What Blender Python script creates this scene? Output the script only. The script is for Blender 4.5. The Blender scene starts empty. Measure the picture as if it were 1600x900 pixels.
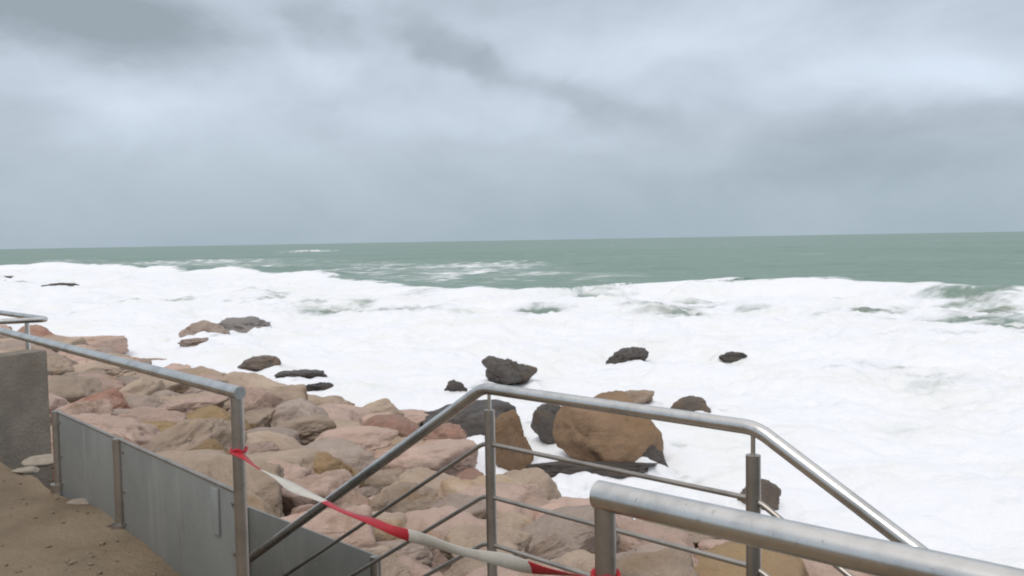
import bpy, bmesh, math, random
import numpy as np
from mathutils import Vector, Matrix, noise

random.seed(7)
C = bpy.context.scene.collection
S = bpy.context.scene

# ------------------------------------------------------------------ camera
EYE = Vector((0, 0, 1.6))
F = 1386.0                                   # focal length in pixels of the 1600 px wide photograph
PITCH, ROLL = math.radians(3.08), math.radians(1.0)
fwd = Vector((0, math.cos(PITCH), -math.sin(PITCH)))
up0 = Vector((0, math.sin(PITCH), math.cos(PITCH)))
rt0 = Vector((1, 0, 0))
rt = rt0 * math.cos(ROLL) - up0 * math.sin(ROLL)
up = up0 * math.cos(ROLL) + rt0 * math.sin(ROLL)
cam = bpy.data.cameras.new('camera')
cam.sensor_width = 36
cam.lens = 36 * F / 1600
cam.clip_start, cam.clip_end = 0.05, 60000
co = bpy.data.objects.new('camera', cam)
C.objects.link(co)
co.matrix_world = Matrix((
    (rt.x, up.x, -fwd.x, EYE.x), (rt.y, up.y, -fwd.y, EYE.y), (rt.z, up.z, -fwd.z, EYE.z), (0, 0, 0, 1)))
S.camera = co

def ray(px, py):
    return (fwd * F + rt * (px - 800) - up * (py - 450)).normalized()

def at(px, py, z):                           # where a sight line meets the level z
    d = ray(px, py)
    return EYE + d * ((z - EYE.z) / d.z)

def project(p):
    v = Vector(p) - EYE
    y = v.dot(fwd)
    if y < 0.05:
        return None
    return (800 + F * v.dot(rt) / y, 450 - F * v.dot(up) / y, y)

# ------------------------------------------------------------------ sky and sun
SUN_EL, SUN_ROT = math.radians(55), math.radians(200)
W = bpy.data.worlds.new('World')
S.world = W
W.use_nodes = True
wt = W.node_tree
wt.nodes.clear()

def nd(t, typ, **kw):
    n = t.nodes.new(typ)
    for k, v in kw.items():
        setattr(n, k, v)
    return n

def link(t, a, b):
    t.links.new(a, b)

def math_node(t, op, a, b=None, c=None, clamp=False):
    n = nd(t, 'ShaderNodeMath', operation=op, use_clamp=clamp)
    for i, v in enumerate((a, b, c)):
        if v is None:
            continue
        if isinstance(v, (int, float)):
            n.inputs[i].default_value = v
        else:
            link(t, v, n.inputs[i])
    return n.outputs[0]

def mix_col(t, fac, a, b, blend='MIX'):
    n = nd(t, 'ShaderNodeMix', data_type='RGBA', blend_type=blend)
    n.clamp_factor = True
    for sock, v in ((n.inputs[0], fac), (n.inputs[6], a), (n.inputs[7], b)):
        if isinstance(v, (int, float)):
            sock.default_value = v
        elif isinstance(v, tuple):
            sock.default_value = (*v[:3], 1)
        else:
            link(t, v, sock)
    return n.outputs[2]

def ramp(t, x, a, b, lo=0.0, hi=1.0, smooth=True):
    n = nd(t, 'ShaderNodeMapRange', interpolation_type='SMOOTHSTEP' if smooth else 'LINEAR')
    link(t, x, n.inputs[0])
    for i, v in enumerate((a, b, lo, hi)):
        n.inputs[i + 1].default_value = v
    return n.outputs[0]

def noise_tex(t, vec, scale, detail=4, rough=0.55, dist=0.0, col=False):
    n = nd(t, 'ShaderNodeTexNoise')
    n.inputs['Scale'].default_value = scale
    n.inputs['Detail'].default_value = detail
    n.inputs['Roughness'].default_value = rough
    n.inputs['Distortion'].default_value = dist
    if vec is not None:
        link(t, vec, n.inputs['Vector'])
    return n.outputs[1 if col else 0]

def vmath(t, op, a, b):
    n = nd(t, 'ShaderNodeVectorMath', operation=op)
    for i, v in enumerate((a, b)):
        if isinstance(v, tuple):
            n.inputs[i].default_value = v
        else:
            link(t, v, n.inputs[i])
    return n.outputs[0]

def sky():
    t = wt
    out = nd(t, 'ShaderNodeOutputWorld')
    bg = nd(t, 'ShaderNodeBackground')
    bg.inputs[1].default_value = 0.1
    link(t, bg.outputs[0], out.inputs[0])
    st = nd(t, 'ShaderNodeTexSky', sky_type='NISHITA')
    st.sun_disc = False
    st.sun_elevation, st.sun_rotation = SUN_EL, SUN_ROT
    tc = nd(t, 'ShaderNodeTexCoord')
    d = tc.outputs['Generated']
    sep = nd(t, 'ShaderNodeSeparateXYZ')
    link(t, d, sep.inputs[0])
    x, y, z = sep.outputs
    # azimuth and elevation in degrees
    az = math_node(t, 'MULTIPLY', math_node(t, 'ARCTAN2', x, y), 57.2958)
    el = math_node(t, 'MULTIPLY', math_node(t, 'ARCSINE', z), 57.2958)
    cmb = nd(t, 'ShaderNodeCombineXYZ')
    link(t, math_node(t, 'MULTIPLY', az, 0.55), cmb.inputs[0])
    link(t, el, cmb.inputs[1])
    p = cmb.outputs[0]
    wn = noise_tex(t, p, 0.11, 6, 0.58, col=True)
    ws = nd(t, 'ShaderNodeSeparateXYZ')
    link(t, wn, ws.inputs[0])
    wn2 = noise_tex(t, p, 0.45, 4, 0.5, col=True)
    ws2 = nd(t, 'ShaderNodeSeparateXYZ')
    link(t, wn2, ws2.inputs[0])
    azw = math_node(t, 'ADD', az, math_node(t, 'ADD', math_node(t, 'MULTIPLY_ADD', ws.outputs[0], 11.0, -5.5),
                                            math_node(t, 'MULTIPLY_ADD', ws2.outputs[0], 4.0, -2.0)))
    elw = math_node(t, 'ADD', el, math_node(t, 'ADD', math_node(t, 'MULTIPLY_ADD', ws.outputs[1], 4.4, -2.2),
                                            math_node(t, 'MULTIPLY_ADD', ws2.outputs[1], 1.6, -0.8)))
    # cloud masses of this sky: azimuth, elevation, half widths (degrees), tilt, amount (dark < 0 < bright)
    masses = [(-25, 12.4, 9.0, 2.9, -0.2, -1.15), (-33, 15.0, 8, 3.2, 0, -0.5), (-11.8, 13.0, 3.4, 2.2, -0.35, -0.7),
              (-3.6, 11.6, 4.3, 1.9, -0.40, -0.95), (5.2, 8.5, 5.2, 1.3, -0.25, -0.6), (1.0, 15.8, 7, 1.4, 0.0, -0.25),
              (22, 4.6, 9, 1.7, 0.0, -0.5), (15, 3.8, 7, 1.2, 0, -0.35), (-20, 9.3, 9, 2.0, 0.05, 0.75),
              (9.5, 11.6, 8, 2.2, 0.08, 0.75), (20, 9.4, 9, 1.5, 0.1, 0.5), (-11, 11.3, 3.2, 1.7, 0, 0.6), (27, 8.5, 6, 1.4, 0.05, 0.6),
              (-29, 8.8, 4, 1.4, 0, -0.3), (25, 15.4, 9, 1.6, 0.1, -0.4), (-4, 7.6, 7, 1.2, 0.0, 0.25),
              (26, 6.6, 8, 1.0, 0.05, -0.45)]
    acc = None
    for a0, e0, sa, se, tilt, amt in masses:
        da = math_node(t, 'SUBTRACT', azw, a0)
        de = math_node(t, 'SUBTRACT', elw, e0)
        de = math_node(t, 'MULTIPLY_ADD', da, -tilt, de)
        q = math_node(t, 'ADD', math_node(t, 'POWER', math_node(t, 'ABSOLUTE', math_node(t, 'DIVIDE', da, sa)), 2.0),
                      math_node(t, 'POWER', math_node(t, 'ABSOLUTE', math_node(t, 'DIVIDE', de, se)), 2.0))
        g = math_node(t, 'EXPONENT', math_node(t, 'MULTIPLY', q, -1.0))
        if amt < -0.5:
            g = ramp(t, g, 0.03, 0.95)
        acc = math_node(t, 'MULTIPLY', g, amt) if acc is None else math_node(t, 'MULTIPLY_ADD', g, amt, acc)
    fine = noise_tex(t, p, 0.16, 5, 0.55, 0.4)
    acc = math_node(t, 'ADD', acc, math_node(t, 'MULTIPLY_ADD', fine, 1.9, -0.95))
    tone = ramp(t, acc, -1.15, 0.95, 0, 1, False)
    # an overcast sky: darker slate at the horizon, brighter overhead
    base_lo = mix_col(t, tone, (0.315, 0.405, 0.475), (0.47, 0.56, 0.64))
    base_hi = mix_col(t, tone, (0.335, 0.39, 0.44), (0.72, 0.81, 0.93))
    up_f = ramp(t, el, 0.3, 8.5)
    base = mix_col(t, up_f, base_lo, base_hi)
    zen = ramp(t, el, 16, 60)
    base = mix_col(t, zen, base, (0.93, 0.94, 0.97))
    base = mix_col(t, 1.0, base, (10.0, 10.0, 10.0), 'MULTIPLY')
    final = mix_col(t, 0.95, st.outputs[0], base)
    link(t, final, bg.inputs[0])
sky()

sun = bpy.data.lights.new('sun', 'SUN')
sun.energy = 1.05
sun.angle = math.radians(25)
sun.color = (1.0, 0.965, 0.92)
so = bpy.data.objects.new('sun', sun)
C.objects.link(so)
# Nishita: rotation measured from +Y, clockwise seen from above
sd = Vector((math.sin(SUN_ROT) * math.cos(SUN_EL), math.cos(SUN_ROT) * math.cos(SUN_EL), math.sin(SUN_EL)))
so.rotation_euler = sd.to_track_quat('Z', 'Y').to_euler()

S.view_settings.view_transform = 'Standard'
S.view_settings.look = 'None'
S.view_settings.exposure = 0.0
S.view_settings.gamma = 1.0
S.view_settings.use_curve_mapping = False
S.render.engine = 'CYCLES'
S.cycles.pixel_filter_type = 'BLACKMAN_HARRIS'
S.cycles.filter_width = 2.0
S.cycles.use_denoising = True

# ------------------------------------------------------------------ materials
def new_mat(name):
    m = bpy.data.materials.new(name)
    m.use_nodes = True
    t = m.node_tree
    b = t.nodes['Principled BSDF']
    return m, t, b

def setc(b, key, v):
    b.inputs[key].default_value = (*v, 1) if isinstance(v, tuple) and len(v) == 3 else v

def bump(t, b, h, strength, dist):
    n = nd(t, 'ShaderNodeBump')
    n.inputs['Strength'].default_value = strength
    n.inputs['Distance'].default_value = dist
    link(t, h, n.inputs['Height'])
    link(t, n.outputs[0], b.inputs['Normal'])

def rock_mat(name, c1, c2, stain, speck, wet=False):
    m, t, b = new_mat(name)
    tc = nd(t, 'ShaderNodeTexCoord')
    oi = nd(t, 'ShaderNodeObjectInfo')
    v = vmath(t, 'ADD', tc.outputs['Object'], (0, 0, 0))
    rnd = nd(t, 'ShaderNodeCombineXYZ')
    link(t, math_node(t, 'MULTIPLY', oi.outputs['Random'], 37.0), rnd.inputs[0])
    link(t, math_node(t, 'MULTIPLY', oi.outputs['Random'], 91.0), rnd.inputs[1])
    v = vmath(t, 'ADD', v, rnd.outputs[0])
    n1 = noise_tex(t, v, 1.7, 5, 0.6, 0.4)
    n2 = noise_tex(t, vmath(t, 'ADD', v, (5, 3, 9)), 1.1, 5, 0.62, 0.8)
    n3 = noise_tex(t, v, 46, 5, 0.75)
    n4 = noise_tex(t, v, 7, 6, 0.65)
    col = mix_col(t, ramp(t, n1, 0.36, 0.64), c1, c2)
    col = mix_col(t, math_node(t, 'MULTIPLY', ramp(t, n2, 0.52, 0.68), 0.8), col, stain)
    col = mix_col(t, math_node(t, 'MULTIPLY', ramp(t, n4, 0.55, 0.75), 0.35), col, speck)
    col = mix_col(t, math_node(t, 'MULTIPLY', ramp(t, n3, 0.56, 0.7), 0.45), col, speck)
    val = ramp(t, oi.outputs['Random'], 0, 1, 0.8, 1.15, False)
    hs = nd(t, 'ShaderNodeHueSaturation')
    link(t, col, hs.inputs['Color'])
    link(t, val, hs.inputs['Value'])
    link(t, hs.outputs[0], b.inputs['Base Color'])
    b.inputs['Roughness'].default_value = 0.42 if wet else 0.82
    b.inputs['Specular IOR Level'].default_value = 0.4 if wet else 0.2
    # seams: thin broken lines where a warped noise crosses its middle value
    seam = math_node(t, 'ABSOLUTE', math_node(t, 'SUBTRACT', noise_tex(t, vmath(t, 'MULTIPLY', v, (1.0, 1.0, 2.2)), 1.5, 4, 0.55, 0.7), 0.5))
    crack = ramp(t, seam, 0.0, 0.016)
    gate = ramp(t, noise_tex(t, v, 2.3, 3, 0.5), 0.5, 0.62)
    crack = math_node(t, 'SUBTRACT', 1.0, math_node(t, 'MULTIPLY', math_node(t, 'SUBTRACT', 1.0, crack), gate))
    h = math_node(t, 'ADD', math_node(t, 'MULTIPLY', n4, 1.2), math_node(t, 'MULTIPLY', n3, 0.25))
    h = math_node(t, 'MULTIPLY_ADD', crack, 0.22, h)
    bump(t, b, h, 0.85, 0.07)
    return m

ROCK = {
    'pink': rock_mat('pink granite', (0.58, 0.41, 0.335), (0.49, 0.36, 0.295), (0.38, 0.25, 0.17), (0.23, 0.165, 0.125)),
    'tan': rock_mat('tan granite', (0.52, 0.40, 0.305), (0.42, 0.32, 0.245), (0.40, 0.265, 0.15), (0.20, 0.15, 0.115)),
    'ochre': rock_mat('ochre stained granite', (0.40, 0.275, 0.15), (0.36, 0.245, 0.145), (0.26, 0.155, 0.07), (0.16, 0.12, 0.08)),
    'rust': rock_mat('reddish granite', (0.46, 0.26, 0.195), (0.42, 0.275, 0.215), (0.31, 0.155, 0.105), (0.19, 0.13, 0.10)),
    'grey': rock_mat('grey granite', (0.45, 0.355, 0.295), (0.38, 0.30, 0.25), (0.34, 0.24, 0.175), (0.16, 0.125, 0.105)),
    'brown': rock_mat('brown sandstone', (0.34, 0.225, 0.14), (0.285, 0.185, 0.115), (0.29, 0.18, 0.10), (0.13, 0.095, 0.07)),
    'slate': rock_mat('damp grey rock', (0.24, 0.21, 0.195), (0.19, 0.17, 0.16), (0.2, 0.15, 0.11), (0.1, 0.085, 0.078), True),
    'dark': rock_mat('wet dark rock', (0.105, 0.088, 0.075), (0.075, 0.066, 0.06), (0.12, 0.085, 0.055), (0.04, 0.036, 0.034), True),
    'umber': rock_mat('wet brown rock', (0.17, 0.125, 0.092), (0.12, 0.093, 0.075), (0.18, 0.115, 0.065), (0.07, 0.055, 0.045), True),
}

def steel_mat(name, base, rough):
    m, t, b = new_mat(name)
    tc = nd(t, 'ShaderNodeTexCoord')
    n = noise_tex(t, tc.outputs['Object'], 6, 5, 0.65)
    n2 = noise_tex(t, tc.outputs['Object'], 20, 3, 0.6)
    dull = tuple(c * 0.74 for c in base)
    n3 = noise_tex(t, tc.outputs['Object'], 45, 4, 0.7)
    link(t, mix_col(t, math_node(t, 'MULTIPLY', ramp(t, n3, 0.60, 0.72), 0.5), mix_col(t, ramp(t, n, 0.42, 0.68), base, dull), tuple(c * 0.45 for c in base)), b.inputs['Base Color'])
    b.inputs['Metallic'].default_value = 1.0
    link(t, math_node(t, 'ADD', math_node(t, 'MULTIPLY', n2, 0.05), rough - 0.025), b.inputs['Roughness'])
    return m
STEEL = steel_mat('brushed stainless steel', (0.70, 0.68, 0.65), 0.27)
DULL = steel_mat('dull galvanised steel', (0.45, 0.405, 0.36), 0.40)

def plain_mat(name, c1, c2, rough, scale, bstr=0.2, bd=0.01, c3=None):
    m, t, b = new_mat(name)
    tc = nd(t, 'ShaderNodeTexCoord')
    v = tc.outputs['Object']
    n = noise_tex(t, v, scale, 6, 0.62, 0.3)
    col = mix_col(t, ramp(t, n, 0.35, 0.68), c1, c2)
    if c3:
        col = mix_col(t, math_node(t, 'MULTIPLY', ramp(t, noise_tex(t, v, scale * 0.37, 5, 0.6), 0.5, 0.7), 0.8), col, c3)
    link(t, col, b.inputs['Base Color'])
    b.inputs['Roughness'].default_value = rough
    b.inputs['Specular IOR Level'].default_value = 0.25
    bump(t, b, noise_tex(t, v, scale * 12, 5, 0.65), bstr, bd)
    return m
def sheet_mat():
    m, t, b = new_mat('weathered grey sheet')
    tc = nd(t, 'ShaderNodeTexCoord')
    v = tc.outputs['Object']
    n = noise_tex(t, v, 1.6, 6, 0.62, 0.3)
    run = noise_tex(t, vmath(t, 'MULTIPLY', v, (9, 9, 0.7)), 1.0, 5, 0.65, 0.2)
    spots = noise_tex(t, v, 26, 4, 0.7)
    col = mix_col(t, ramp(t, n, 0.35, 0.68), (0.235, 0.235, 0.218), (0.185, 0.188, 0.174))
    col = mix_col(t, math_node(t, 'MULTIPLY', ramp(t, run, 0.52, 0.72), 0.55), col, (0.31, 0.30, 0.275))
    col = mix_col(t, math_node(t, 'MULTIPLY', ramp(t, noise_tex(t, vmath(t, 'MULTIPLY', v, (14, 14, 1.1)), 1.0, 4, 0.6), 0.62, 0.74), 0.6), col, (0.15, 0.105, 0.07))
    col = mix_col(t, math_node(t, 'MULTIPLY', ramp(t, spots, 0.64, 0.72), 0.6), col, (0.36, 0.345, 0.31))
    link(t, col, b.inputs['Base Color'])
    link(t, ramp(t, n, 0.3, 0.7, 0.42, 0.65), b.inputs['Roughness'])
    bump(t, b, math_node(t, 'ADD', noise_tex(t, v, 3, 3, 0.5), math_node(t, 'MULTIPLY', spots, 0.08)), 0.25, 0.02)
    return m
PANEL = sheet_mat()
PALE = plain_mat('pale zinc strip', (0.30, 0.31, 0.30), (0.25, 0.26, 0.25), 0.5, 5)
CONCRETE = plain_mat('weathered concrete', (0.33, 0.283, 0.23), (0.245, 0.21, 0.17), 0.88, 3.1, 0.8, 0.025, (0.22, 0.17, 0.12))
SAND = plain_mat('wet sand', (0.225, 0.165, 0.105), (0.165, 0.122, 0.08), 0.75, 2.0, 0.7, 0.02, (0.27, 0.21, 0.145))
PEBBLE = plain_mat('pale pebble', (0.36, 0.30, 0.24), (0.28, 0.23, 0.18), 0.8, 9)
GRIT = plain_mat('brown grit', (0.25, 0.195, 0.14), (0.17, 0.13, 0.095), 0.8, 9)
RUBBLE = plain_mat('wet rubble', (0.20, 0.15, 0.11), (0.13, 0.098, 0.074), 0.8, 1.2, 1.0, 0.12)
RED = plain_mat('red tape', (0.46, 0.025, 0.035), (0.38, 0.02, 0.03), 0.4, 14, 0.3, 0.004)
WHITE = plain_mat('white tape', (0.62, 0.58, 0.51), (0.54, 0.50, 0.44), 0.45, 14, 0.3, 0.004)

# ------------------------------------------------------------------ helpers
def link_obj(name, me, mats, parent=None):
    o = bpy.data.objects.new(name, me)
    for m in (mats if isinstance(mats, (list, tuple)) else [mats]):
        me.materials.append(m)
    C.objects.link(o)
    if parent is not None:
        o.parent = parent
    return o

def tag(o, label=None, cat=None, group=None, kind=None):
    for k, v in (('label', label), ('category', cat), ('group', group), ('kind', kind)):
        if v:
            o[k] = v
    return o

def empty(name, loc, label, cat, group=None):
    o = bpy.data.objects.new(name, None)
    o.empty_display_size = 0.1
    o.location = loc
    C.objects.link(o)
    return tag(o, label, cat, group)

def finish(name, bm, mats, parent=None, smooth=True):
    if parent is not None:
        bmesh.ops.translate(bm, vec=-Vector(parent.location), verts=bm.verts)
    me = bpy.data.meshes.new(name)
    bm.to_mesh(me)
    bm.free()
    if smooth:
        for p in me.polygons:
            p.use_smooth = True
        me.set_sharp_from_angle(angle=math.radians(40))
    return link_obj(name, me, mats, parent)

def fillet(pts, r, n=6):
    out = [Vector(pts[0])]
    for i in range(1, len(pts) - 1):
        p, a, b = Vector(pts[i]), Vector(pts[i - 1]), Vector(pts[i + 1])
        da, db = (a - p), (b - p)
        ra, rb = min(r, da.length * 0.45), min(r, db.length * 0.45)
        p0, p2 = p + da.normalized() * ra, p + db.normalized() * rb
        for k in range(n + 1):
            u = k / n
            out.append(p0 * (1 - u) ** 2 + p * 2 * u * (1 - u) + p2 * u * u)
    out.append(Vector(pts[-1]))
    return out

def tube(bm, pts, r, seg=20):
    pts = [Vector(p) for p in pts]
    rings, prev = [], None
    for i, p in enumerate(pts):
        if i == 0:
            tn = (pts[1] - p).normalized()
        elif i == len(pts) - 1:
            tn = (p - pts[i - 1]).normalized()
        else:
            tn = ((pts[i + 1] - p).normalized() + (p - pts[i - 1]).normalized()).normalized()
        ref = Vector((0, 0, 1)) if abs(tn.z) < 0.95 else Vector((1, 0, 0))
        s = prev if prev is not None else tn.cross(ref)
        s = (s - tn * s.dot(tn)).normalized()
        prev = s
        u = s.cross(tn)
        rings.append([bm.verts.new(p + (s * math.cos(a) + u * math.sin(a)) * r)
                      for a in (2 * math.pi * k / seg for k in range(seg))])
    for a, b in zip(rings, rings[1:]):
        for k in range(seg):
            bm.faces.new((a[k], a[(k + 1) % seg], b[(k + 1) % seg], b[k]))
    bm.faces.new(rings[0][::-1])
    bm.faces.new(rings[-1])
    bmesh.ops.recalc_face_normals(bm, faces=bm.faces)

def tube_obj(name, pts, r, mat, parent, seg=20):
    bm = bmesh.new()
    tube(bm, pts, r, seg)
    return finish(name, bm, mat, parent)

def slab(bm, a, b, z0, z1, n, t0, t1, bev=0.004):
    """upright box along a-b, from offset t0 to t1 along the normal n"""
    a, b, n = Vector((a[0], a[1], 0)), Vector((b[0], b[1], 0)), Vector((n[0], n[1], 0))
    vs = []
    for z in (z0, z1):
        for p, t in ((a, t0), (b, t0), (b, t1), (a, t1)):
            v = p + n * t
            vs.append(bm.verts.new((v.x, v.y, z)))
    fs = [(0, 1, 2, 3), (4, 5, 6, 7), (0, 1, 5, 4), (1, 2, 6, 5), (2, 3, 7, 6), (3, 0, 4, 7)]
    faces = [bm.faces.new([vs[i] for i in f]) for f in fs]
    bmesh.ops.recalc_face_normals(bm, faces=faces)
    if bev:
        es = {e for f in faces for e in f.edges}
        bmesh.ops.bevel(bm, geom=list(es), offset=bev, segments=2, affect='EDGES', profile=0.5)

def slab_obj(name, a, b, z0, z1, n, t0, t1, mat, parent=None, bev=0.004):
    bm = bmesh.new()
    slab(bm, a, b, z0, z1, n, t0, t1, bev)
    return finish(name, bm, mat, parent)

# numpy gradient noise -------------------------------------------------------
_rng = np.random.RandomState(11)
_perm = _rng.permutation(512)
_perm = np.concatenate([_perm, _perm])
_ang = _rng.rand(512) * 2 * np.pi
_gx, _gy = np.cos(_ang), np.sin(_ang)

def perlin(x, y):
    xi, yi = np.floor(x).astype(int), np.floor(y).astype(int)
    xf, yf = x - xi, y - yi
    u, v = xf ** 3 * (xf * (xf * 6 - 15) + 10), yf ** 3 * (yf * (yf * 6 - 15) + 10)
    def g(i, j, dx, dy):
        h = _perm[(_perm[i & 511] + j) & 511]
        return _gx[h] * dx + _gy[h] * dy
    a = g(xi, yi, xf, yf) * (1 - u) + g(xi + 1, yi, xf - 1, yf) * u
    b = g(xi, yi + 1, xf, yf - 1) * (1 - u) + g(xi + 1, yi + 1, xf - 1, yf - 1) * u
    return (a * (1 - v) + b * v) * 1.5

def fbm(x, y, oct=5, gain=0.5):
    s, a = 0, 1.0
    for k in range(oct):
        s = s + a * perlin(x + 17.3 * k, y - 9.1 * k)
        x, y, a = x * 2.03, y * 2.03, a * gain
    return s

def sstep(a, b, x):
    u = np.clip((x - a) / (b - a), 0, 1)
    return u * u * (3 - 2 * u)

# ------------------------------------------------------------------ layout
Z_RAIL = 0.98
SEA = -2.4
def V2(p):
    return Vector((p.x, p.y, 0))
LA, LB = at(0, 517, Z_RAIL), at(370, 613, Z_RAIL)          # the promenade fence, left of the gap
NA, NB = at(945, 775, Z_RAIL), at(1600, 922, Z_RAIL)       # the promenade fence, right of the gap
AL, AR = at(755, 606, Z_RAIL), at(1182, 669, Z_RAIL)       # outer rail of the stair landing
D = (V2(AL) - V2(AR)).normalized()                          # along the promenade, away from the viewer
N = Vector((-D.y, D.x, 0))
if N.dot(Vector((1, 1, 0))) < 0:
    N = -N                                                  # seaward
ORG = V2(NA)
def st(p):
    v = Vector((p[0], p[1], 0)) - ORG
    return v.dot(N), v.dot(D)
def world(s, t, z=0.0):
    p = ORG + N * s + D * t
    return Vector((p.x, p.y, z))
shore_px = [(-300, 512), (60, 541), (200, 580), (290, 604), (370, 620), (470, 642), (560, 656), (640, 690), (720, 745), (790, 800), (870, 832), (940, 842), (1250, 885), (1600, 965), (2000, 1060)]
_sh = sorted((st(at(a, b, SEA))[1], st(at(a, b, SEA))[0]) for a, b in shore_px)
_sht, _shs = np.array([q[0] for q in _sh]), np.array([q[1] for q in _sh])
def shore_s(t):
    return np.interp(t, _sht, _shs)                          # the waterline, metres seaward of the fence
def slope_z(s, t):
    sh = shore_s(t)
    return -0.75 - (s - 0.6) * 1.65 / (sh - 0.6) if s < sh else SEA - (s - sh) * 0.30
def on_slope(px, py, lift=0.0):
    d = ray(px, py)
    k = 2.0
    while k < 140:
        p = EYE + d * k
        if p.z < slope_z(*st(p)) + lift and st(p)[0] > 0.5:
            return p
        k += 0.03
    return EYE + d * 60

# ------------------------------------------------------------------ ground, sea
def sheet(name, xs, ys, fn, mat, kind='structure'):
    me = bpy.data.meshes.new(name)
    X, Y = np.meshgrid(xs, ys)
    P = fn(X, Y)
    n, m = X.shape
    idx = np.arange(n * m).reshape(n, m)
    q = np.stack([idx[:-1, :-1], idx[:-1, 1:], idx[1:, 1:], idx[1:, :-1]], -1).reshape(-1, 4)
    me.vertices.add(n * m)
    me.vertices.foreach_set('co', P.reshape(-1, 3).ravel())
    me.loops.add(q.size)
    me.loops.foreach_set('vertex_index', q.ravel())
    me.polygons.add(len(q))
    me.polygons.foreach_set('loop_start', np.arange(0, q.size, 4))
    me.polygons.foreach_set('loop_total', np.full(len(q), 4))
    me.polygons.foreach_set('use_smooth', np.ones(len(q), bool))
    me.update(calc_edges=True)
    me.validate()
    o = link_obj(name, me, mat)
    o['kind'] = kind
    return o

def promenade_fn(Sv, Tv):
    x = ORG.x + N.x * Sv + D.x * Tv
    y = ORG.y + N.y * Sv + D.y * Tv
    z = 0.02 + 0.035 * fbm(x * 0.9, y * 0.9, 5) + 0.012 * fbm(x * 6, y * 6, 3)
    z = z + 0.05 * np.exp(-((Sv - 0.1) / 0.4) ** 2) * (Tv > 2.2) * (0.8 + 0.6 * fbm(x * 1.7, y * 1.7, 3))
    return np.stack([x, y, z], -1)
sheet('promenade', np.linspace(-14, 0.33, 170), np.linspace(-14, 40, 420), promenade_fn, SAND)

def shore_fn(Sv, Tv):
    x = ORG.x + N.x * Sv + D.x * Tv
    y = ORG.y + N.y * Sv + D.y * Tv
    z = np.vectorize(slope_z)(Sv, Tv) - 0.15 + 0.14 * fbm(x * 1.1, y * 1.1, 4)
    return np.stack([x, y, z], -1)
sheet('shore', np.linspace(0.3, 22, 130), np.linspace(-16, 110, 500), shore_fn, RUBBLE)

# edge of the white water: picture columns, height of the crest above the sea
crest_h = 0.75
edge_px = [(-500, 420), (-200, 418), (0, 416), (150, 414), (300, 420), (420, 423), (500, 426), (560, 432), (620, 440), (690, 448), (850, 450), (940, 446), (1000, 441),
           (1080, 446), (1150, 439), (1200, 441), (1300, 440), (1400, 444), (1480, 449), (1600, 452), (1800, 450), (2100, 450)]
edge_w = [at(a, b, SEA + crest_h) for a, b in edge_px]
edge_st = sorted([(st(p)[1], st(p)[0]) for p in edge_w])
e_t = np.array([e[0] for e in edge_st]); e_s = np.array([e[1] for e in edge_st])

# thin places in the foam where green water shows: picture place, half size, how thin
thin_px = [(1500, 478, 85, 12, 1.15), (1580, 508, 50, 9, 0.9), (1530, 494, 60, 10, 0.7), (1370, 491, 65, 4, 0.7), (1570, 468, 60, 5, 0.8), (1110, 478, 40, 7, 0.62),
           (1050, 490, 60, 8, 0.55), (1080, 505, 70, 5, 0.5), (990, 488, 40, 4, 0.4), (1170, 488, 30, 6, 0.45), (935, 463, 45, 5, 0.6), (840, 490, 38, 5, 0.7),
           (505, 489, 60, 5, 0.65), (640, 489, 60, 4, 0.6), (560, 482, 30, 4, 0.4), (425, 462, 34, 6, 0.55), (200, 468, 30, 2.5, 0.7),
           (280, 467, 40, 2, 0.5), (130, 470, 40, 2, 0.3), (560, 435, 50, 6, 0.2), (660, 462, 40, 5, 0.35), (480, 475, 40, 4, 0.3), (720, 497, 60, 4, 0.25),
           (1420, 650, 60, 8, 0.16), (1540, 655, 40, 12, 0.18), (1340, 560, 60, 5, 0.15), (1240, 600, 60, 4, 0.12), (1010, 585, 60, 5, 0.12), (1580, 750, 30, 4, 0.2),
           (590, 540, 80, 6, 0.10), (1300, 535, 50, 4, 0.14), (1450, 590, 50, 6, 0.12), (1250, 700, 70, 8, 0.09), (1480, 770, 60, 8, 0.1)]
# patches of streaky foam beyond the crest
out_px = [(760, 414, 85, 5, 0.85), (700, 428, 130, 9, 0.6), (640, 418, 60, 4, 0.5), (840, 430, 60, 6, 0.4), (950, 434, 60, 4, 0.35), (300, 410, 170, 3.5, 0.6), (480, 392, 34, 1.6, 0.95), (600, 412, 80, 3, 0.45), (560, 425, 60, 5, 0.6),
          (1585, 410, 25, 2, 0.3), (100, 408, 60, 2, 0.4), (400, 416, 80, 3, 0.6)]

def blob_mask(X, Y, table, z):
    m = np.zeros_like(X)
    wx = fbm(X * 0.35, Y * 0.35, 4)
    wy = fbm(X * 0.35 + 40, Y * 0.35 - 13, 4)
    for px, py, hw, hh, a in table:
        c = at(px, py, z)
        d0, d1 = at(px, py + hh, z), at(px, py - hh, z)
        hd = 0.5 * (d1 - d0).length
        hwm = hw * c.y / F
        ang = c.x / c.y
        dx = X - (c.x + (Y - c.y) * ang) + wx * hwm * 0.55
        dy = Y - c.y + wy * hd * 0.7
        q = (dx / hwm) ** 2 + (dy / hd) ** 2
        m = np.maximum(m, a * np.exp(-q))
    return m

def build_sea():
    _sea_mesh(*sea_surface(None))

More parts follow.
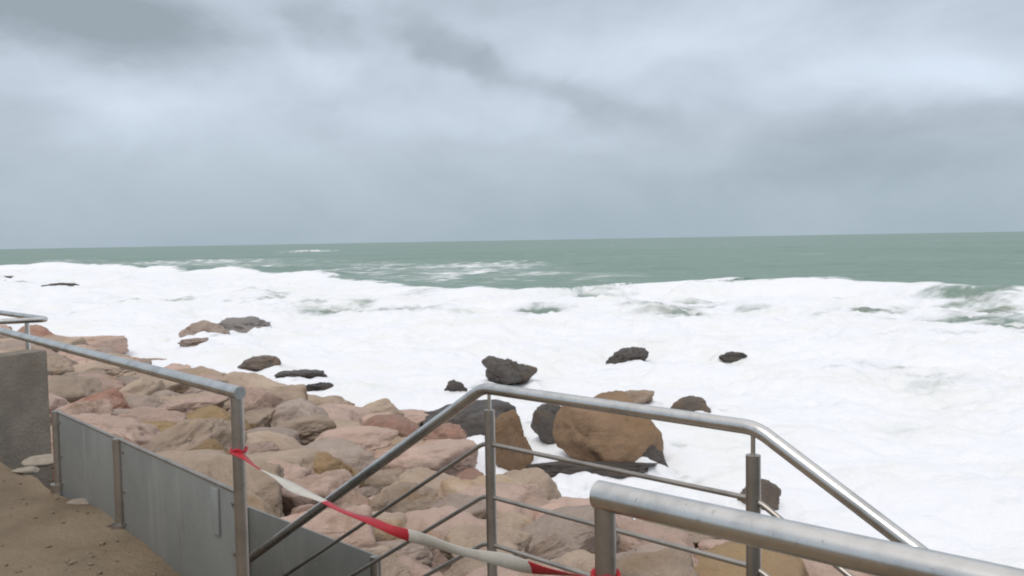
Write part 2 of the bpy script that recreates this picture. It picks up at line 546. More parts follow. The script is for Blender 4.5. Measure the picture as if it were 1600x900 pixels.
def sea_surface(pt):
    r = np.concatenate([np.exp(np.linspace(math.log(5.0), math.log(420), 680)), np.exp(np.linspace(math.log(430), math.log(30000), 60))])
    th = np.radians(np.linspace(-62, 62, 760))
    T, R = np.meshgrid(th, r)
    X, Y = R * np.sin(T), R * np.cos(T)
    if pt is not None:
        X, Y = np.array([[float(pt[0])]]), np.array([[float(pt[1])]])
        R = np.hypot(X, Y)
    s = (X - ORG.x) * N.x + (Y - ORG.y) * N.y
    t = (X - ORG.x) * D.x + (Y - ORG.y) * D.y
    es = np.interp(t, e_t, e_s)
    wob = fbm(t * 0.12, s * 0.12, 5)
    es = es + wob * 1.2
    u = s - es                                            # > 0 : beyond the crest
    h = np.zeros_like(X)
    far_fade = 1 / (1 + (R / 900.0) ** 2)
    # swell and chop on the open water
    n1 = fbm(s * 0.045 + 0.3 * wob, t * 0.012, 4)
    h += far_fade * (0.40 * n1 + 0.16 * fbm(s * 0.25, t * 0.10, 4) * (R < 500))
    # the breaking crest: steep towards the shore, long back
    lump = 0.8 + 0.75 * fbm(t * 0.07 + 3, t * 0 + 0.5, 4)
    crest = np.where(u > 0, np.exp(-(u / 5.5) ** 2), np.exp(-(u / 3.0) ** 2)) * lump * crest_h * 1.05
    h = h * (1 - 0.8 * np.exp(-(u / 9.0) ** 2)) + crest
    inner = sstep(2.0, -6.0, u)
    # a second, lower line of broken water nearer the shore, and the churn
    u2 = s - (es * 0.58 + 6 + 2.5 * fbm(t * 0.07 - 5, s * 0, 3))
    h += inner * 0.42 * np.where(u2 > 0, np.exp(-(u2 / 4.5) ** 2), np.exp(-(u2 / 2.2) ** 2)) * (0.6 + 0.8 * fbm(t * 0.06 + 8, s * 0 + 2, 3))
    near = sstep(9, 24, s)
    churn = 0.24 * fbm(X * 0.22, Y * 0.22, 5, 0.55) + 0.13 * np.abs(fbm(X * 0.8 + 5, Y * 0.8, 4, 0.55)) + 0.035 * fbm(X * 2.6, Y * 2.6, 3)
    h += inner * churn * (0.45 + 0.55 * near)
    h += 0.22 * inner * sstep(18, 9, s) * fbm(X * 0.3 + 7, Y * 0.3 + 3, 3) * 0.6
    # foam cover
    edge_n = 1.6 * fbm(X * 0.5, Y * 0.5, 5, 0.6)
    foam = sstep(1.6, -0.6, u + edge_n * 0.8)
    thin = blob_mask(X, Y, thin_px, SEA + 0.1)
    streak = fbm(X * 0.25 + 2 * wob, Y * 0.6, 5, 0.6)
    foam = np.minimum(foam, 1 - np.clip(thin * (1.0 + 0.9 * streak), 0, 0.9))
    outp = blob_mask(X, Y, out_px, SEA)
    foam = np.maximum(foam, np.clip(outp * (0.75 + 1.3 * fbm(X * 0.12, Y * 0.5, 5, 0.6)), 0, 0.92))
    # scattered whitecaps far out
    wc = fbm(t * 0.03 + 11, s * 0.12, 4, 0.55)
    foam = np.maximum(foam, sstep(0.95, 1.25, wc) * 0.5 * (u > 8) * (R < 700))
    drift = 0.10 * sstep(0.0, 0.9, fbm(X * 0.15 - 3, Y * 0.15 + 9, 4)) + 0.06 * sstep(0.1, 0.7, fbm(X * 0.9, Y * 0.9, 4, 0.6))
    foam = np.where(u < -1, foam - drift * inner, foam)
    h = h - 0.25 * thin * inner
    # white water heaped and sucked down round the rocks that stand in it
    for cx, cy, hw, hd, yaw in collars:
        m = (np.abs(X - cx) < 3 * hw + 2) & (np.abs(Y - cy) < 3 * hw + 3)
        if not m.any():
            continue
        dx, dy = X[m] - cx, Y[m] - cy
        lx, ly = dx * math.cos(yaw) + dy * math.sin(yaw), -dx * math.sin(yaw) + dy * math.cos(yaw)
        q = np.sqrt((lx / hw) ** 2 + (ly / hd) ** 2)
        nz = fbm(X[m] * 1.3 + cx, Y[m] * 1.3, 4, 0.5)
        h[m] += hw * np.exp(-((q - 1.0) / 0.28) ** 2) * (0.10 + 0.13 * nz) - 0.05 * np.exp(-((q - 1.6) / 0.4) ** 2)
        foam[m] = np.minimum(foam[m], 1 - 0.5 * np.exp(-((q - 1.55) / 0.3) ** 2) * sstep(-0.1, 0.8, nz))
    band = sstep(16, 34, s) * sstep(1.0, -4.0, u)
    lace = inner * (0.06 + 0.15 * sstep(-0.2, 0.9, fbm(X * 0.10 + 4, Y * 0.10, 4)) + band * 0.62 * sstep(0.0, 0.9, fbm(t * 0.05 + 21, s * 0.13, 4, 0.6)))
    return X, Y, SEA + h, foam, lace
collars = []

def _sea_mesh(X, Y, Z, foam, lace):
    me = bpy.data.meshes.new('sea')
    n, m = X.shape
    idx = np.arange(n * m).reshape(n, m)
    q = np.stack([idx[:-1, :-1], idx[:-1, 1:], idx[1:, 1:], idx[1:, :-1]], -1).reshape(-1, 4)
    me.vertices.add(n * m)
    me.vertices.foreach_set('co', np.stack([X, Y, Z], -1).ravel())
    me.loops.add(q.size)
    me.loops.foreach_set('vertex_index', q.ravel())
    me.polygons.add(len(q))
    me.polygons.foreach_set('loop_start', np.arange(0, q.size, 4))
    me.polygons.foreach_set('loop_total', np.full(len(q), 4))
    me.polygons.foreach_set('use_smooth', np.ones(len(q), bool))
    me.update(calc_edges=True)
    if me.polygons[0].normal.z < 0:
        me.flip_normals()
    a = me.attributes.new('foam', 'FLOAT', 'POINT')
    a.data.foreach_set('value', np.clip(foam, 0, 1).ravel())
    a = me.attributes.new('lace', 'FLOAT', 'POINT')
    a.data.foreach_set('value', np.clip(lace, 0, 1).ravel())
    mat, tt, b = new_mat('sea water and foam')
    at_ = nd(tt, 'ShaderNodeAttribute', attribute_name='foam')
    geo = nd(tt, 'ShaderNodeNewGeometry')
    pos = geo.outputs['Position']
    br = noise_tex(tt, pos, 2.2, 6, 0.7, 0.6)
    fo = math_node(tt, 'ADD', at_.outputs['Fac'], math_node(tt, 'MULTIPLY_ADD', br, 0.4, -0.2))
    # lace: webs of bubbles round small openings of thinner foam
    la = nd(tt, 'ShaderNodeAttribute', attribute_name='lace')
    wv = vmath(tt, 'ADD', vmath(tt, 'MULTIPLY', pos, (1, 0.8, 0)), vmath(tt, 'MULTIPLY', noise_tex(tt, pos, 0.5, 5, 0.65, col=True), (2.6, 2.6, 0)))
    cells = []
    for sc_ in (0.42, 1.15):
        vo = nd(tt, 'ShaderNodeTexVoronoi', feature='SMOOTH_F1')
        vo.inputs['Scale'].default_value = sc_
        vo.inputs['Smoothness'].default_value = 0.4
        link(tt, wv, vo.inputs['Vector'])
        cells.append(ramp(tt, vo.outputs['Distance'], 0.62, 0.12))
    cell = math_node(tt, 'ADD', math_node(tt, 'MULTIPLY', cells[0], 0.6), math_node(tt, 'MULTIPLY', cells[1], 0.5))
    cell = math_node(tt, 'MULTIPLY', cell, ramp(tt, noise_tex(tt, pos, 0.33, 5, 0.6), 0.4, 0.66))
    fo = math_node(tt, 'SUBTRACT', fo, math_node(tt, 'MULTIPLY', math_node(tt, 'MULTIPLY', cell, la.outputs['Fac']), 1.5))
    fo_edge = ramp(tt, fo, 0.0, 0.92)
    # water colour: turbid green, with browner stirred-up water close in
    big = noise_tex(tt, vmath(tt, 'MULTIPLY', pos, (0.004, 0.02, 0)), 1.0, 4, 0.6)
    wcol = mix_col(tt, ramp(tt, big, 0.35, 0.65), (0.148, 0.235, 0.18), (0.18, 0.27, 0.21))
    sc = noise_tex(tt, vmath(tt, 'MULTIPLY', pos, (0.05, 0.22, 0)), 1.0, 6, 0.65)
    wcol = mix_col(tt, math_node(tt, 'MULTIPLY', ramp(tt, sc, 0.5, 0.72), 0.55), wcol, (0.235, 0.29, 0.235))
    fn = noise_tex(tt, pos, 0.35, 6, 0.65)
    fcol = mix_col(tt, ramp(tt, fn, 0.42, 0.7), (0.905, 0.90, 0.925), (0.875, 0.87, 0.84))
    stirred = mix_col(tt, noise_tex(tt, pos, 0.25, 4, 0.6), (0.20, 0.255, 0.205), (0.30, 0.31, 0.255))
    wcol = mix_col(tt, ramp(tt, la.outputs['Fac'], 0.01, 0.12, 0, 0.85), wcol, stirred)
    link(tt, mix_col(tt, fo_edge, wcol, fcol), b.inputs['Base Color'])
    link(tt, ramp(tt, fo_edge, 0, 1, 0.38, 0.9), b.inputs['Roughness'])
    link(tt, ramp(tt, fo_edge, 0, 1, 0.28, 0.05), b.inputs['Specular IOR Level'])
    bh = math_node(tt, 'ADD', math_node(tt, 'MULTIPLY', noise_tex(tt, pos, 1.4, 6, 0.65), 1.0),
                   math_node(tt, 'MULTIPLY', noise_tex(tt, vmath(tt, 'MULTIPLY', pos, (0.25, 1.0, 0)), 0.5, 5, 0.6), 1.6))
    bump(tt, b, bh, 0.7, 0.16)
    o = link_obj('sea', me, mat)
    o['kind'] = 'structure'
def sea_z(x, y):
    return float(sea_surface((x, y))[2][0, 0])
# ------------------------------------------------------------------ sea wall, landing, steps, parapet
wall = slab_obj('sea_wall', world(0, -14), world(0, 40), -2.3, -0.16, N, 0.06, 0.34, CONCRETE, None, 0.02)
tag(wall, 'low concrete sea wall under the promenade edge, above the boulders', 'sea wall')

tl, tr = st(AL)[1], st(AR)[1]
sA = st(AL)[0] + 0.12
steps = empty('concrete_stairs', world(0.4, (tl + tr) / 2, -1.6), 'concrete landing with steps falling away on both sides, outside the fence gap', 'stairs')
slab_obj('landing', world(0.35, tr - 0.1), world(0.35, tl + 0.1), -1.9, 0.0, N, 0, sA - 0.33, CONCRETE, steps, 0.012)
for sgn, t0, n in ((1, tl + 0.1, 8), (-1, tr - 0.1, 6)):
    bm = bmesh.new()
    for k in range(n):
        a, b = t0 + sgn * 0.28 * k + sgn * 0.002, t0 + sgn * 0.28 * (k + 1)
        slab(bm, world(0.36, a), world(0.36, b), -1.9, -0.17 * (k + 1), N, 0, sA - 0.35, 0.008)
    finish('flight', bm, CONCRETE, steps)

# grey sheet wall on the seaward side of the left flight
SG = sA + 0.10
def on_plane(px, py, s0):
    d = ray(px, py)
    k = (s0 - (EYE - ORG).dot(N)) / d.dot(N)
    return EYE + d * k
g0, g1 = on_plane(372, 780, SG), on_plane(592, 878, SG)
gz = (on_plane(392, 787, SG).z + on_plane(563, 867, SG).z) / 2
ge = empty('stair_screen', (g1.x, g1.y, 0), 'grey sheet screen beside the steps, right of the tall fence post', 'screen')
slab_obj('panel', g0 + D * 1.2, g1, -1.9, gz, N, 0, 0.014, PANEL, ge, 0.003)
for k in (0, 1):
    q = g1 + D * (1.35 * k) - N * 0.03
    tube_obj('post', [(q.x, q.y, -1.9), (q.x, q.y, gz + 0.01)], 0.021, DULL, ge)

# ------------------------------------------------------------------ promenade fence, left of the gap
dl = (V2(LA) - V2(LB)).normalized()
nl = Vector((-dl.y, dl.x, 0))
if nl.dot(N) < 0:
    nl = -nl
LO = V2(LB)
def lp(k, z, off=0.0):
    p = LO + dl * k + nl * off
    return Vector((p.x, p.y, z))
def l_at(px, py):                                           # along the left fence
    d = ray(px, py)
    k = (LO - EYE).dot(nl) / d.dot(nl)
    p = EYE + d * k
    return (V2(p) - LO).dot(dl), p.z
fence = empty('metal_railing', lp(0, 0.0), 'long steel promenade railing with grey sheet panels, running away on the left', 'railing')
kend = l_at(-260, 470)[0]
tube_obj('top_rail', [lp(-0.03, Z_RAIL), lp(2, Z_RAIL), lp(kend, Z_RAIL)], 0.027, STEEL, fence)
kp1, kp2 = l_at(185, 700)[0], l_at(88, 640)[0]
pz = l_at(250, 718)[1]
for k, top in ((0.0, Z_RAIL - 0.02), (kp1, pz + 0.012), (kp2, pz + 0.012), (kend - 0.2, Z_RAIL - 0.02)):
    tube_obj('post', [lp(k, -0.02), lp(k, top)], 0.027 if k == 0 else 0.03, DULL, fence)
    f = bmesh.new()
    tube(f, [lp(k, 0.01), lp(k, 0.075)], 0.055)
    finish('base_plate', f, DULL, fence)
for a, b in ((0.045, kp1 - 0.045), (kp1 + 0.045, kp2 - 0.045)):
    slab_obj('panel', lp(a, 0), lp(b, 0), -0.02, pz, nl, 0.0, 0.012, PANEL, fence, 0.003)
# clamp bars holding the sheets
for a, b in ((0.03, kp1), (kp1, kp2)):
    tube_obj('panel_edge', [lp(a, pz + 0.006, 0.006), lp(b, pz + 0.006, 0.006)], 0.010, DULL, fence, 12)
for k0 in (0.07, kp1 - 0.07, kp1 + 0.07, kp2 - 0.07):
    for z in (pz - 0.05, pz * 0.5, 0.09):
        tube_obj('bolt', [lp(k0, z, -0.009), lp(k0, z, 0.001)], 0.0085, DULL, fence, 10)
ks = l_at(338, 770)[0]
slab_obj('clamp_strip', lp(ks - 0.035, 0), lp(ks + 0.035, 0), pz - 0.22, pz - 0.012, nl, -0.012, -0.001, PALE, fence, 0.002)

# ------------------------------------------------------------------ promenade fence, right of the gap
near = empty('metal_railing', (NA.x, NA.y, 0), 'thick steel handrail close up at the lower right, its end post beside the gap', 'railing')
dn = (V2(NB) - V2(NA)).normalized()
nb2 = V2(NB) + dn * 1.6
tube_obj('top_rail', [V2(NA) - dn * 0.02 + Vector((0, 0, Z_RAIL)), Vector((NB.x, NB.y, Z_RAIL)), Vector((nb2.x, nb2.y, Z_RAIL))], 0.035, STEEL, near, 32)
tube_obj('post', [(NA.x, NA.y, -0.02), (NA.x, NA.y, Z_RAIL - 0.01)], 0.026, DULL, near, 24)
tube_obj('base_plate', [(NA.x, NA.y, 0.01), (NA.x, NA.y, 0.075)], 0.055, DULL, near)
q = V2(NB) + dn * 1.2
tube_obj('post', [(q.x, q.y, -0.02), (q.x, q.y, Z_RAIL - 0.01)], 0.026, DULL, near, 24)
a, b = V2(NA) + dn * 0.05, V2(NB) + dn * 1.15
slab_obj('panel', a, b, -0.02, 0.52, N, 0, 0.012, PANEL, near, 0.003)

# ------------------------------------------------------------------ railing round the stair landing
SL = 0.61
stair_rail = empty('stair_railing', (AL.x, AL.y, 0), 'steel railing with thin bars round the stair landing, sloping down at both ends', 'railing')
lL, lR = 2.3, 1.45
pL, pR = Vector((AL.x, AL.y, Z_RAIL)), Vector((AR.x, AR.y, Z_RAIL))
def rail_pts(dz, inset=0.0):
    a = pL - Vector((0, 0, dz)); b = pR - Vector((0, 0, dz))
    e0 = a + D * lL + Vector((0, 0, -SL * lL)); e1 = b - D * lR + Vector((0, 0, -SL * lR * 0.93))
    return [e0, a, b, e1]
tube_obj('top_rail', fillet(rail_pts(0), 0.045), 0.0245, STEEL, stair_rail, 24)
for dz in (0.235, 0.46, 0.665):
    e0, a, b, e1 = rail_pts(dz)
    tube_obj('bar', fillet([e0, a, b, e1], 0.04), 0.0095, DULL, stair_rail, 12)
ends = rail_pts(0)
for p, r in ((pL - D * 0.035, 0.022), (pR + D * 0.012, 0.024), (ends[0] - D * 0.1 + Vector((0, 0, SL * 0.1)), 0.022), (ends[3] + D * 0.1 + Vector((0, 0, SL * 0.09)), 0.022)):
    base = 0.0 if p.z > 0.9 else p.z - 1.0
    post = tube_obj('post', [(p.x, p.y, base - 0.02), (p.x, p.y, p.z - 0.09)], r, DULL, stair_rail, 20)
    pin = bmesh.new()
    tube(pin, [(p.x, p.y, p.z - 0.092), (p.x, p.y, p.z - 0.012)], 0.008, 12)
    o = finish('rail_pin', pin, STEEL, stair_rail)
    o.parent = post
    post_loc = Vector((0, 0, 0))
    tube_obj('base_plate', [(p.x, p.y, base), (p.x, p.y, base + 0.012)], 0.05, STEEL, stair_rail, 20)

# ------------------------------------------------------------------ next railing and the parapet far left
BR = at(75, 499, Z_RAIL)
far = empty('metal_railing', (BR.x, BR.y, 0), 'far steel railing turning a corner above the parapet, at the left edge', 'railing')
pb = Vector((BR.x, BR.y, Z_RAIL))
back = at(-110, 508, Z_RAIL)
away = pb + D * 3.0
tube_obj('top_rail', fillet([away, pb, Vector((back.x, back.y, Z_RAIL))], 0.10), 0.0245, STEEL, far)
for p in (pb + D * 0.55, away - D * 0.2, Vector((back.x, back.y, Z_RAIL)) + (pb - Vector((back.x, back.y, Z_RAIL))) * 0.08):
    tube_obj('post', [(p.x, p.y, -0.05), (p.x, p.y, Z_RAIL - 0.01)], 0.02, STEEL, far)
fz = 0.70
w0, w1 = at(-160, 724, 0.0), at(80, 668, 0.0)
wd = (w1 - w0).normalized()
wn = Vector((-wd.y, wd.x, 0))
par = slab_obj('concrete_parapet', w0, w1, -1.0, fz, wn, 0, 0.22, CONCRETE, None, 0.02)
tag(par, 'grey concrete parapet block standing on the sand below the far railing', 'parapet')
bm = bmesh.new()
s1, t1 = st(w1)
slab(bm, world(0.34, t1 + 0.12), world(0.34, t1 + 8), -1.2, 0.03, N, 0, s1 - 0.3, 0.02)
o = finish('walkway', bm, SAND)
o['kind'] = 'structure'

# ------------------------------------------------------------------ barrier tape across the gap
def build_tape():
    a = lp(0.0, 0, -0.03); b = V2(NA) - N * 0.03
    za, zb = 0.735, 0.785
    n = 150
    stops = []                                               # colour changes measured along the tape
    gap = (b - V2(a)).length
    def frac(px, py):
        d = ray(px, py); nn = (b - V2(a)).normalized(); pn = Vector((-nn.y, nn.x, 0))
        k = (V2(a) - EYE).dot(pn) / d.dot(pn)
        return (V2(EYE + d * k) - V2(a)).dot(nn) / gap
    cuts = [frac(412, 715), frac(507, 790), frac(640, 845), frac(832, 885)]
    bm = bmesh.new()
    rows = []
    for i in range(n + 1):
        u = i / n * 1.0
        p = V2(a) * (1 - u) + b * u
        z = za * (1 - u) + zb * u - 0.075 * 4 * u * (1 - u)
        tw = 0.5 + 1.3 * math.sin(u * 4.2 + 0.6) + 0.5 * math.sin(u * 17)
        w = 0.018 + 0.004 * math.sin(u * 31)
        side = Vector((N.x * math.sin(tw), N.y * math.sin(tw), math.cos(tw)))
        crease = N * (0.004 * math.sin(u * 40))
        c = Vector((p.x, p.y, z)) + crease
        rows.append([bm.verts.new(c - side * w), bm.verts.new(c + N * 0.004), bm.verts.new(c + side * w)])
    for i in range(n):
        u = (i + 0.5) / n
        k = sum(u > c for c in cuts)
        for j in (0, 1):
            f = bm.faces.new((rows[i][j], rows[i][j + 1], rows[i + 1][j + 1], rows[i + 1][j]))
            f.material_index = 0 if k in (0, 2, 4) else 1
    root = empty('barrier_tape', (a.x, a.y, za), 'red and white barrier tape strung across the gap in the railing', 'barrier tape')
    o = finish('ribbon', bm, [RED, WHITE], root)
    md = o.modifiers.new('thick', 'SOLIDIFY'); md.thickness = 0.002
    for p, z in ((lp(0, 0), za), (V2(NA), zb)):
        k = bmesh.new()
        pts = [Vector((p.x, p.y, z)) + Vector((math.cos(q) * 0.031, math.sin(q) * 0.031, 0.006 * math.sin(q * 3))) for q in np.linspace(0, 2 * math.pi, 25)]
        tube(k, pts, 0.0065, 8)
        finish('knot', k, RED, root)
build_tape()

# ------------------------------------------------------------------ boulders
def boulder_mesh(seed, sub=4, facets=14, rough=0.10, bite=0.56, flat=0.0):
    rnd = random.Random(seed)
    bm = bmesh.new()
    bmesh.ops.create_icosphere(bm, subdivisions=sub, radius=1)
    P = np.array([v.co[:] for v in bm.verts])
    r = np.full(len(P), 1.05)
    for k in range(facets):
        n = Vector((rnd.gauss(0, 1), rnd.gauss(0, 1), rnd.gauss(0, 0.8))).normalized()
        off = rnd.uniform(bite, 0.95)
        c = P @ np.array(n)
        lim = np.where(c > 0.05, off / np.maximum(c, 0.05), 9.0)
        r = -np.log(np.exp(-r * 55) + np.exp(-np.minimum(lim, 9) * 55)) / 55   # soft minimum
    for i, v in enumerate(bm.verts):
        p = Vector(P[i])
        q = p * 1.3 + Vector((seed * 3.1, seed * 1.7, 0))
        d = noise.fractal(q, 0.9, 2.1, 5) * rough + noise.noise(q * 0.6) * rough * 1.1
        d += noise.fractal(q * 4.5, 0.8, 2.1, 4) * rough * 0.30
        d -= max(0.0, 0.06 - abs(noise.noise(q * 2.6 + Vector((2, 7, 1))))) * rough * 5.0
        d -= max(0.0, 0.12 - abs(noise.noise(q * 1.4 + Vector((9, 2, 4))))) * rough * 4.0
        v.co = p * (r[i] + d)
        if v.co.z > 0 and flat:
            v.co.z *= 1 - flat * 0.3
    me = bpy.data.meshes.new('boulder')
    lo = [min(v.co[k] for v in bm.verts) for k in range(3)]
    hi = [max(v.co[k] for v in bm.verts) for k in range(3)]
    for v in bm.verts:                                       # fit into -0.5 .. 0.5
        for k in range(3):
            v.co[k] = (v.co[k] - lo[k]) / (hi[k] - lo[k]) - 0.5
    bm.to_mesh(me); bm.free()
    for p in me.polygons:
        p.use_smooth = True
    return me

placed = []
def put_boulder(me, loc, dims, rz, mat, label, group, name='boulder', tilt=0.0):
    """one shared or own unit mesh, sized in its mesh when own, by scale when shared"""
    o = bpy.data.objects.new(name, me)
    if not me.materials:
        me.materials.append(mat)
    C.objects.link(o)
    o.material_slots[0].link = 'OBJECT'
    o.material_slots[0].material = mat
    o.location = loc
    o.rotation_euler = (tilt, tilt * 0.6, rz)
    o.scale = dims
    tag(o, label, 'boulder', group)
    placed.append((loc[0], loc[1], max(dims[0], dims[1]) * 0.5))
    return o

def rock_at(px, py, w, h, kind, label, seed, group=None, sea=True, deep=0.85, sink=0.42, tilt=0.0, facets=14, rough=0.1, bite=0.56, sub=5):
    """px, py: middle of the visible rock; w, h: its visible size, all in photograph pixels"""
    if sea:
        keep, collars[:] = list(collars), []
        foot = at(px, py + h / 2, SEA + 0.12)
        for _ in range(4):
            foot = at(px, py + h / 2, sea_z(foot.x, foot.y))
        collars[:] = keep
        back = foot + Vector((foot.x, foot.y, 0)).normalized() * (w * foot.y / F * deep * 0.42)
        foot.z = min(foot.z, sea_z(back.x, back.y) + 0.02)
    else:
        foot = on_slope(px, py + h * 0.42, 0.1)
    wm = w * foot.y / F
    hm = h * foot.y / F / (1 - sink)
    dm = max(wm * deep, 0.2)
    dirv = Vector((foot.x, foot.y, 0)).normalized()
    c = Vector((foot.x, foot.y, 0)) + dirv * dm * 0.42
    base = foot.z
    yaw = -math.atan2(foot.x, foot.y)
    me = boulder_mesh(seed, sub, facets, rough, bite)
    if sea:
        collars.append((c.x, c.y, wm * 0.5, dm * 0.5, yaw))
    return put_boulder(me, (c.x, c.y, base - hm * sink + hm * 0.5), (wm * 1.05, dm, hm), yaw, ROCK[kind], label, group, tilt=tilt)

G1 = 'rocks standing in the white water'
rock_at(950, 682, 176, 118, 'brown', 'big smooth brown boulder standing in the foam beyond the stair railing', 101, G1, deep=0.9, sink=0.2, facets=8, rough=0.08, bite=0.68)
rock_at(993, 624, 58, 20, 'tan', 'small tan rock showing on top of the big smooth brown boulder', 131, G1, deep=1.0, sink=0.3)
rock_at(866, 662, 72, 56, 'dark', 'dark wet rock leaning against the left side of the big brown boulder', 102, G1, deep=0.8, sink=0.3)
rock_at(1018, 712, 52, 46, 'dark', 'dark wet rock against the right side of the big brown boulder', 133, G1, deep=0.8, sink=0.3)
rock_at(925, 735, 210, 17, 'dark', 'long flat dark wet rock at the foot of the big brown boulder', 103, G1, deep=0.3, sink=0.35)
rock_at(735, 664, 160, 56, 'dark', 'wide dark wet rock behind the left post of the stair landing railing', 104, G1, deep=0.8, sink=0.3, rough=0.14)
rock_at(800, 690, 68, 92, 'brown', 'upright brown rock between the dark rock and the big brown boulder', 105, G1, deep=0.9, sink=0.2)
rock_at(797, 582, 86, 48, 'dark', 'dark ragged rock in the foam just above the stair landing handrail', 106, G1, sink=0.25, rough=0.16)
rock_at(712, 603, 36, 18, 'dark', 'little dark rock in the foam left of the stair railing corner', 107, G1, rough=0.2)
rock_at(1077, 634, 72, 28, 'umber', 'rounded dark rock in the foam right of the big brown boulder', 108, G1, rough=0.1)
rock_at(980, 556, 66, 24, 'dark', 'jagged dark rock alone in the foam beyond the middle handrail', 109, G1, rough=0.2)
rock_at(1146, 547, 44, 12, 'dark', 'small low dark rock, the rightmost far out in the foam', 110, G1, rough=0.22)
rock_at(1186, 776, 66, 40, 'umber', 'brown rock in the foam behind the right post of the stair landing', 111, G1, rough=0.12)
rock_at(320, 513, 74, 26, 'grey', 'brownish rock at the left end of the far rock cluster', 112, G1, rough=0.16)
rock_at(380, 509, 88, 24, 'slate', 'grey ragged rock at the right end of the far rock cluster', 113, G1, rough=0.2)
rock_at(305, 534, 50, 9, 'grey', 'low grey rock awash in front of the far rock cluster', 114, G1, rough=0.2)
rock_at(405, 569, 66, 20, 'umber', 'brown rock in the foam off the boulder bank at left', 115, G1, rough=0.15)
rock_at(470, 586, 80, 12, 'dark', 'long thin dark reef rock in the foam off the bank', 116, G1, deep=0.5, rough=0.25)
rock_at(500, 606, 50, 14, 'dark', 'small dark ragged rock just shoreward of the thin reef rock', 117, G1, rough=0.25)
rock_at(93, 433, 58, 7, 'dark', 'dark reef rock far out at left, right one of the pair', 118, G1, deep=0.6, rough=0.2)
rock_at(15, 433, 60, 4.5, 'dark', 'low dark reef rock far out at the left edge of the photo', 119, G1, deep=0.6, rough=0.2)
build_sea()

G2 = 'boulders heaped between the sea wall and the white water'
bank = [
    (550, 708, 150, 52, 'pink', 'broad pink flat-topped boulder above the ochre one, left of the steps', 0.9),
    (515, 748, 110, 62, 'ochre', 'ochre stained boulder under the broad pink flat-topped one', 0.8),
    (665, 740, 170, 70, 'pink', 'largest pink boulder, behind the sloping bars of the stair railing', 0.8),
    (693, 692, 74, 46, 'rust', 'orange tan boulder in front of the wide dark wet rock', 0.9),
    (822, 790, 118, 76, 'tan', 'tan boulder with a dark top at the foam edge, behind the landing bars', 0.9),
    (590, 650, 84, 42, 'tan', 'rounded tan boulder at the outer edge of the bank, right of the skyline', 0.9),
    (505, 645, 100, 34, 'tan', 'long tan boulder at the foam edge in the middle of the bank', 0.8),
    (640, 662, 90, 26, 'pink', 'low pinkish boulder at the foam edge beside the rounded tan one', 0.8),
    (410, 640, 80, 60, 'pink', 'pink upright boulder just right of the tall fence post', 0.8),
    (440, 610, 70, 22, 'grey', 'low grey boulder at the foam edge above the tall fence post', 0.8),
    (470, 680, 110, 40, 'tan', 'tan boulder between the pink upright one and the broad pink one', 0.8),
    (630, 800, 120, 62, 'tan', 'tan boulder under the largest pink boulder, above the red tape', 0.8),
    (720, 822, 110, 66, 'grey', 'brown grey boulder left of the landing post, above the white tape', 0.8),
    (440, 760, 100, 60, 'pink', 'pink boulder right of the fence post, below the white start of the tape', 0.8),
    (480, 826, 90, 46, 'rust', 'reddish boulder partly behind the grey stair screen', 0.8),
    (730, 770, 90, 48, 'rust', 'reddish brown boulder between the largest pink and the tan foam edge boulder', 0.8),
    (890, 850, 130, 60, 'pink', 'pink boulder at the foam edge behind the near end post', 0.8),
    (760, 880, 150, 56, 'tan', 'tan boulder at the bottom edge under the white tape', 0.8),
    (620, 880, 130, 54, 'grey', 'grey brown boulder at the bottom edge right of the stair screen', 0.8),
    (1060, 850, 170, 62, 'tan', 'wide tan boulder framed between the near handrail and a thin bar', 0.8),
    (1160, 890, 140, 60, 'pink', 'pink boulder under the near handrail, right of the wide tan one', 0.8),
    (990, 900, 140, 60, 'grey', 'grey boulder low between the near post and the wide tan boulder', 0.8),
    (155, 640, 110, 46, 'rust', 'red boulder right above the first grey fence panel', 0.8),
    (148, 545, 96, 34, 'pink', 'rounded pink boulder standing above the left handrail', 0.8),
    (243, 571, 62, 18, 'pink', 'small pink boulder peeping over the left handrail', 0.8),
    (300, 650, 120, 40, 'pink', 'long pinkish boulder slanting down behind the left fence', 0.9),
    (325, 715, 80, 42, 'ochre', 'ochre boulder just above the second grey fence panel', 0.8),
    (240, 670, 110, 44, 'pink', 'pinkish boulder above the joint of the two fence panels', 0.8),
    (150, 590, 130, 36, 'tan', 'pale tan boulder just under the left handrail', 0.8),
    (250, 615, 110, 36, 'tan', 'weathered tan boulder under the middle of the left handrail', 0.8),
]
for i, (px, py, w, h, k, lab, dp) in enumerate(bank):
    rock_at(px, py, w, h, k, lab, 200 + i, G2, sea=False, deep=dp, sink=0.22, tilt=random.uniform(-0.15, 0.15), facets=15, rough=0.09, bite=0.5)

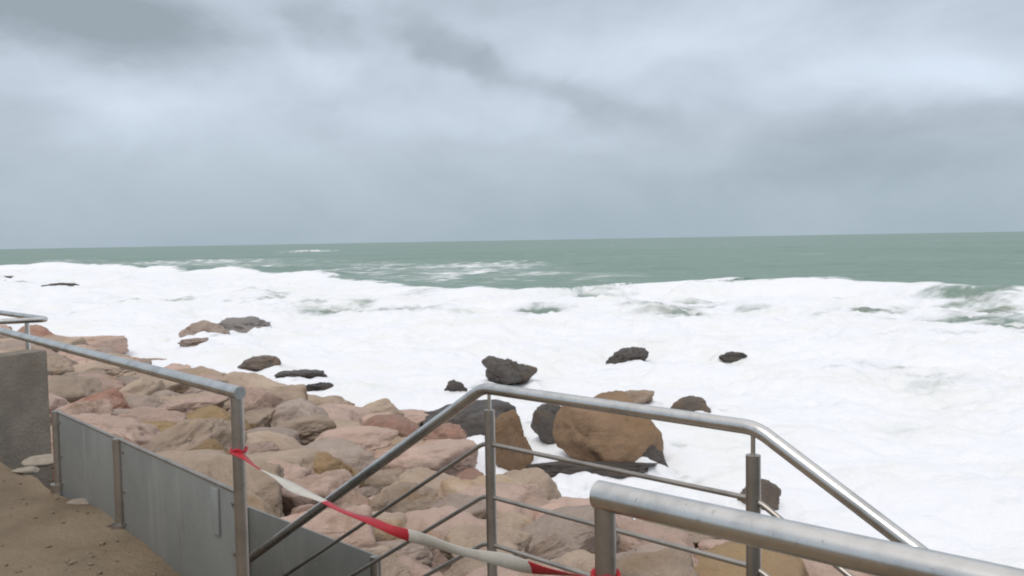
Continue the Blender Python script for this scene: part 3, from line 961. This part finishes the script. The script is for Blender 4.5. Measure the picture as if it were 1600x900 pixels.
# the rest of the heap
shared = [boulder_mesh(400 + i, 5, 12 + i % 6, 0.08 + 0.015 * (i % 3), 0.46 + 0.02 * (i % 4)) for i in range(14)]
words = {'pink': 'pinkish', 'tan': 'tan', 'ochre': 'ochre', 'rust': 'reddish', 'grey': 'grey brown'}
kinds = ['pink'] * 7 + ['tan'] * 6 + ['grey'] * 3 + ['rust'] + ['ochre']
rr = random.Random(5)
count = 0
for tries in range(14000):
    t = rr.uniform(-4, 1) if rr.random() < 0.12 else rr.uniform(0, 58)
    s = rr.uniform(0.9, 16)
    lo, hi = ((1.0, 1.35), (0.7, 0.95), (0.48, 0.68), (0.3, 0.44))[min(3, tries // 2200)]
    if tries > 6600 and t > 14:
        continue
    size = rr.uniform(lo, hi) * (1.0 + 0.010 * max(t, 0))
    if t < 2:
        size *= 0.75
    if s > shore_s(t) - size * (0.75 if t < 3 else 0.5) or s < 1.25 + size * 0.6:
        continue
    p = world(s, t)
    if s < 2.0 and t < 9:
        continue
    pr = project((p.x, p.y, slope_z(s, t) + 0.2))
    if pr is None or not (-160 < pr[0] < 1400 and 460 < pr[1] < 1040):
        continue
    if any((p.x - a) ** 2 + (p.y - b) ** 2 < ((c + size * 0.5) * 0.60) ** 2 for a, b, c in placed):
        continue
    k = rr.choice(kinds)
    place = 'in the heap behind the left fence' if pr[0] < 370 else ('in the heap under the near handrail' if pr[0] > 945 else 'in the heap beyond the fence gap')
    h = size * rr.uniform(0.5, 0.8)
    o = put_boulder(rr.choice(shared), (p.x, p.y, slope_z(s, t) + h * 0.16), (size * rr.uniform(0.9, 1.35), size, h), rr.uniform(0, 6.28),
                    ROCK[k], f'weathered {words[k]} boulder wedged {place}', G2, tilt=rr.uniform(-0.45, 0.45))
    count += 1
    if count > 240:
        break
print('filler boulders', count)

def grit():
    g = random.Random(3)
    bm = bmesh.new()
    for _ in range(240):
        px, py = g.uniform(-30, 330), g.uniform(690, 930)
        p = at(px, py, 0.03)
        if (V2(p) - LO).dot(nl) > -0.02:
            continue
        r = g.choice((0.004, 0.005, 0.006, 0.008, 0.011, 0.016)) * g.uniform(0.7, 1.2)
        z = 0.02 + float((0.035 * fbm(np.array([p.x * 0.9]), np.array([p.y * 0.9]), 5) + 0.012 * fbm(np.array([p.x * 6]), np.array([p.y * 6]), 3))[0])
        sv = st(p)[0]
        z += 0.05 * math.exp(-((sv - 0.1) / 0.4) ** 2) * (st(p)[1] > 2.2) * (0.8 + 0.6 * float(fbm(np.array([p.x * 1.7]), np.array([p.y * 1.7]), 3)[0]))
        mt = Matrix.Translation((p.x, p.y, z + r * 0.15)) @ Matrix.Rotation(g.uniform(0, 6), 4, 'Z') @ Matrix.Diagonal((r * g.uniform(1, 1.7), r, r * 0.6, 1))
        bmesh.ops.create_icosphere(bm, subdivisions=1, radius=1, matrix=mt)
    o = finish('gravel', bm, GRIT)
    tag(o, 'brown grit and small pebbles strewn over the sandy promenade', 'gravel', kind='stuff')
grit()

# ------------------------------------------------------------------ pale stones lying on the sand
G3 = 'pale stones lying on the sand by the left fence'
for i, (px, py, w, h, lab) in enumerate([(118, 787, 60, 10, 'flat pale stone on the sand, the largest and nearest the panel'),
                                         (150, 802, 44, 8, 'flat pale stone on the sand, nearest the viewer'),
                                         (70, 720, 66, 14, 'broad pale stone on the sand at the foot of the parapet'),
                                         (40, 735, 40, 9, 'small pale stone on the sand beside the broad one')]):
    p = at(px, py, 0.06)
    k = p.y / F
    me = boulder_mesh(300 + i, 3, 7, 0.1)
    o = put_boulder(me, (p.x, p.y, 0.06), (w * k, w * k * 0.7, h * k * 1.2), random.uniform(0, 1), PEBBLE, lab, G3, name='stone')
    o['category'] = 'stone'
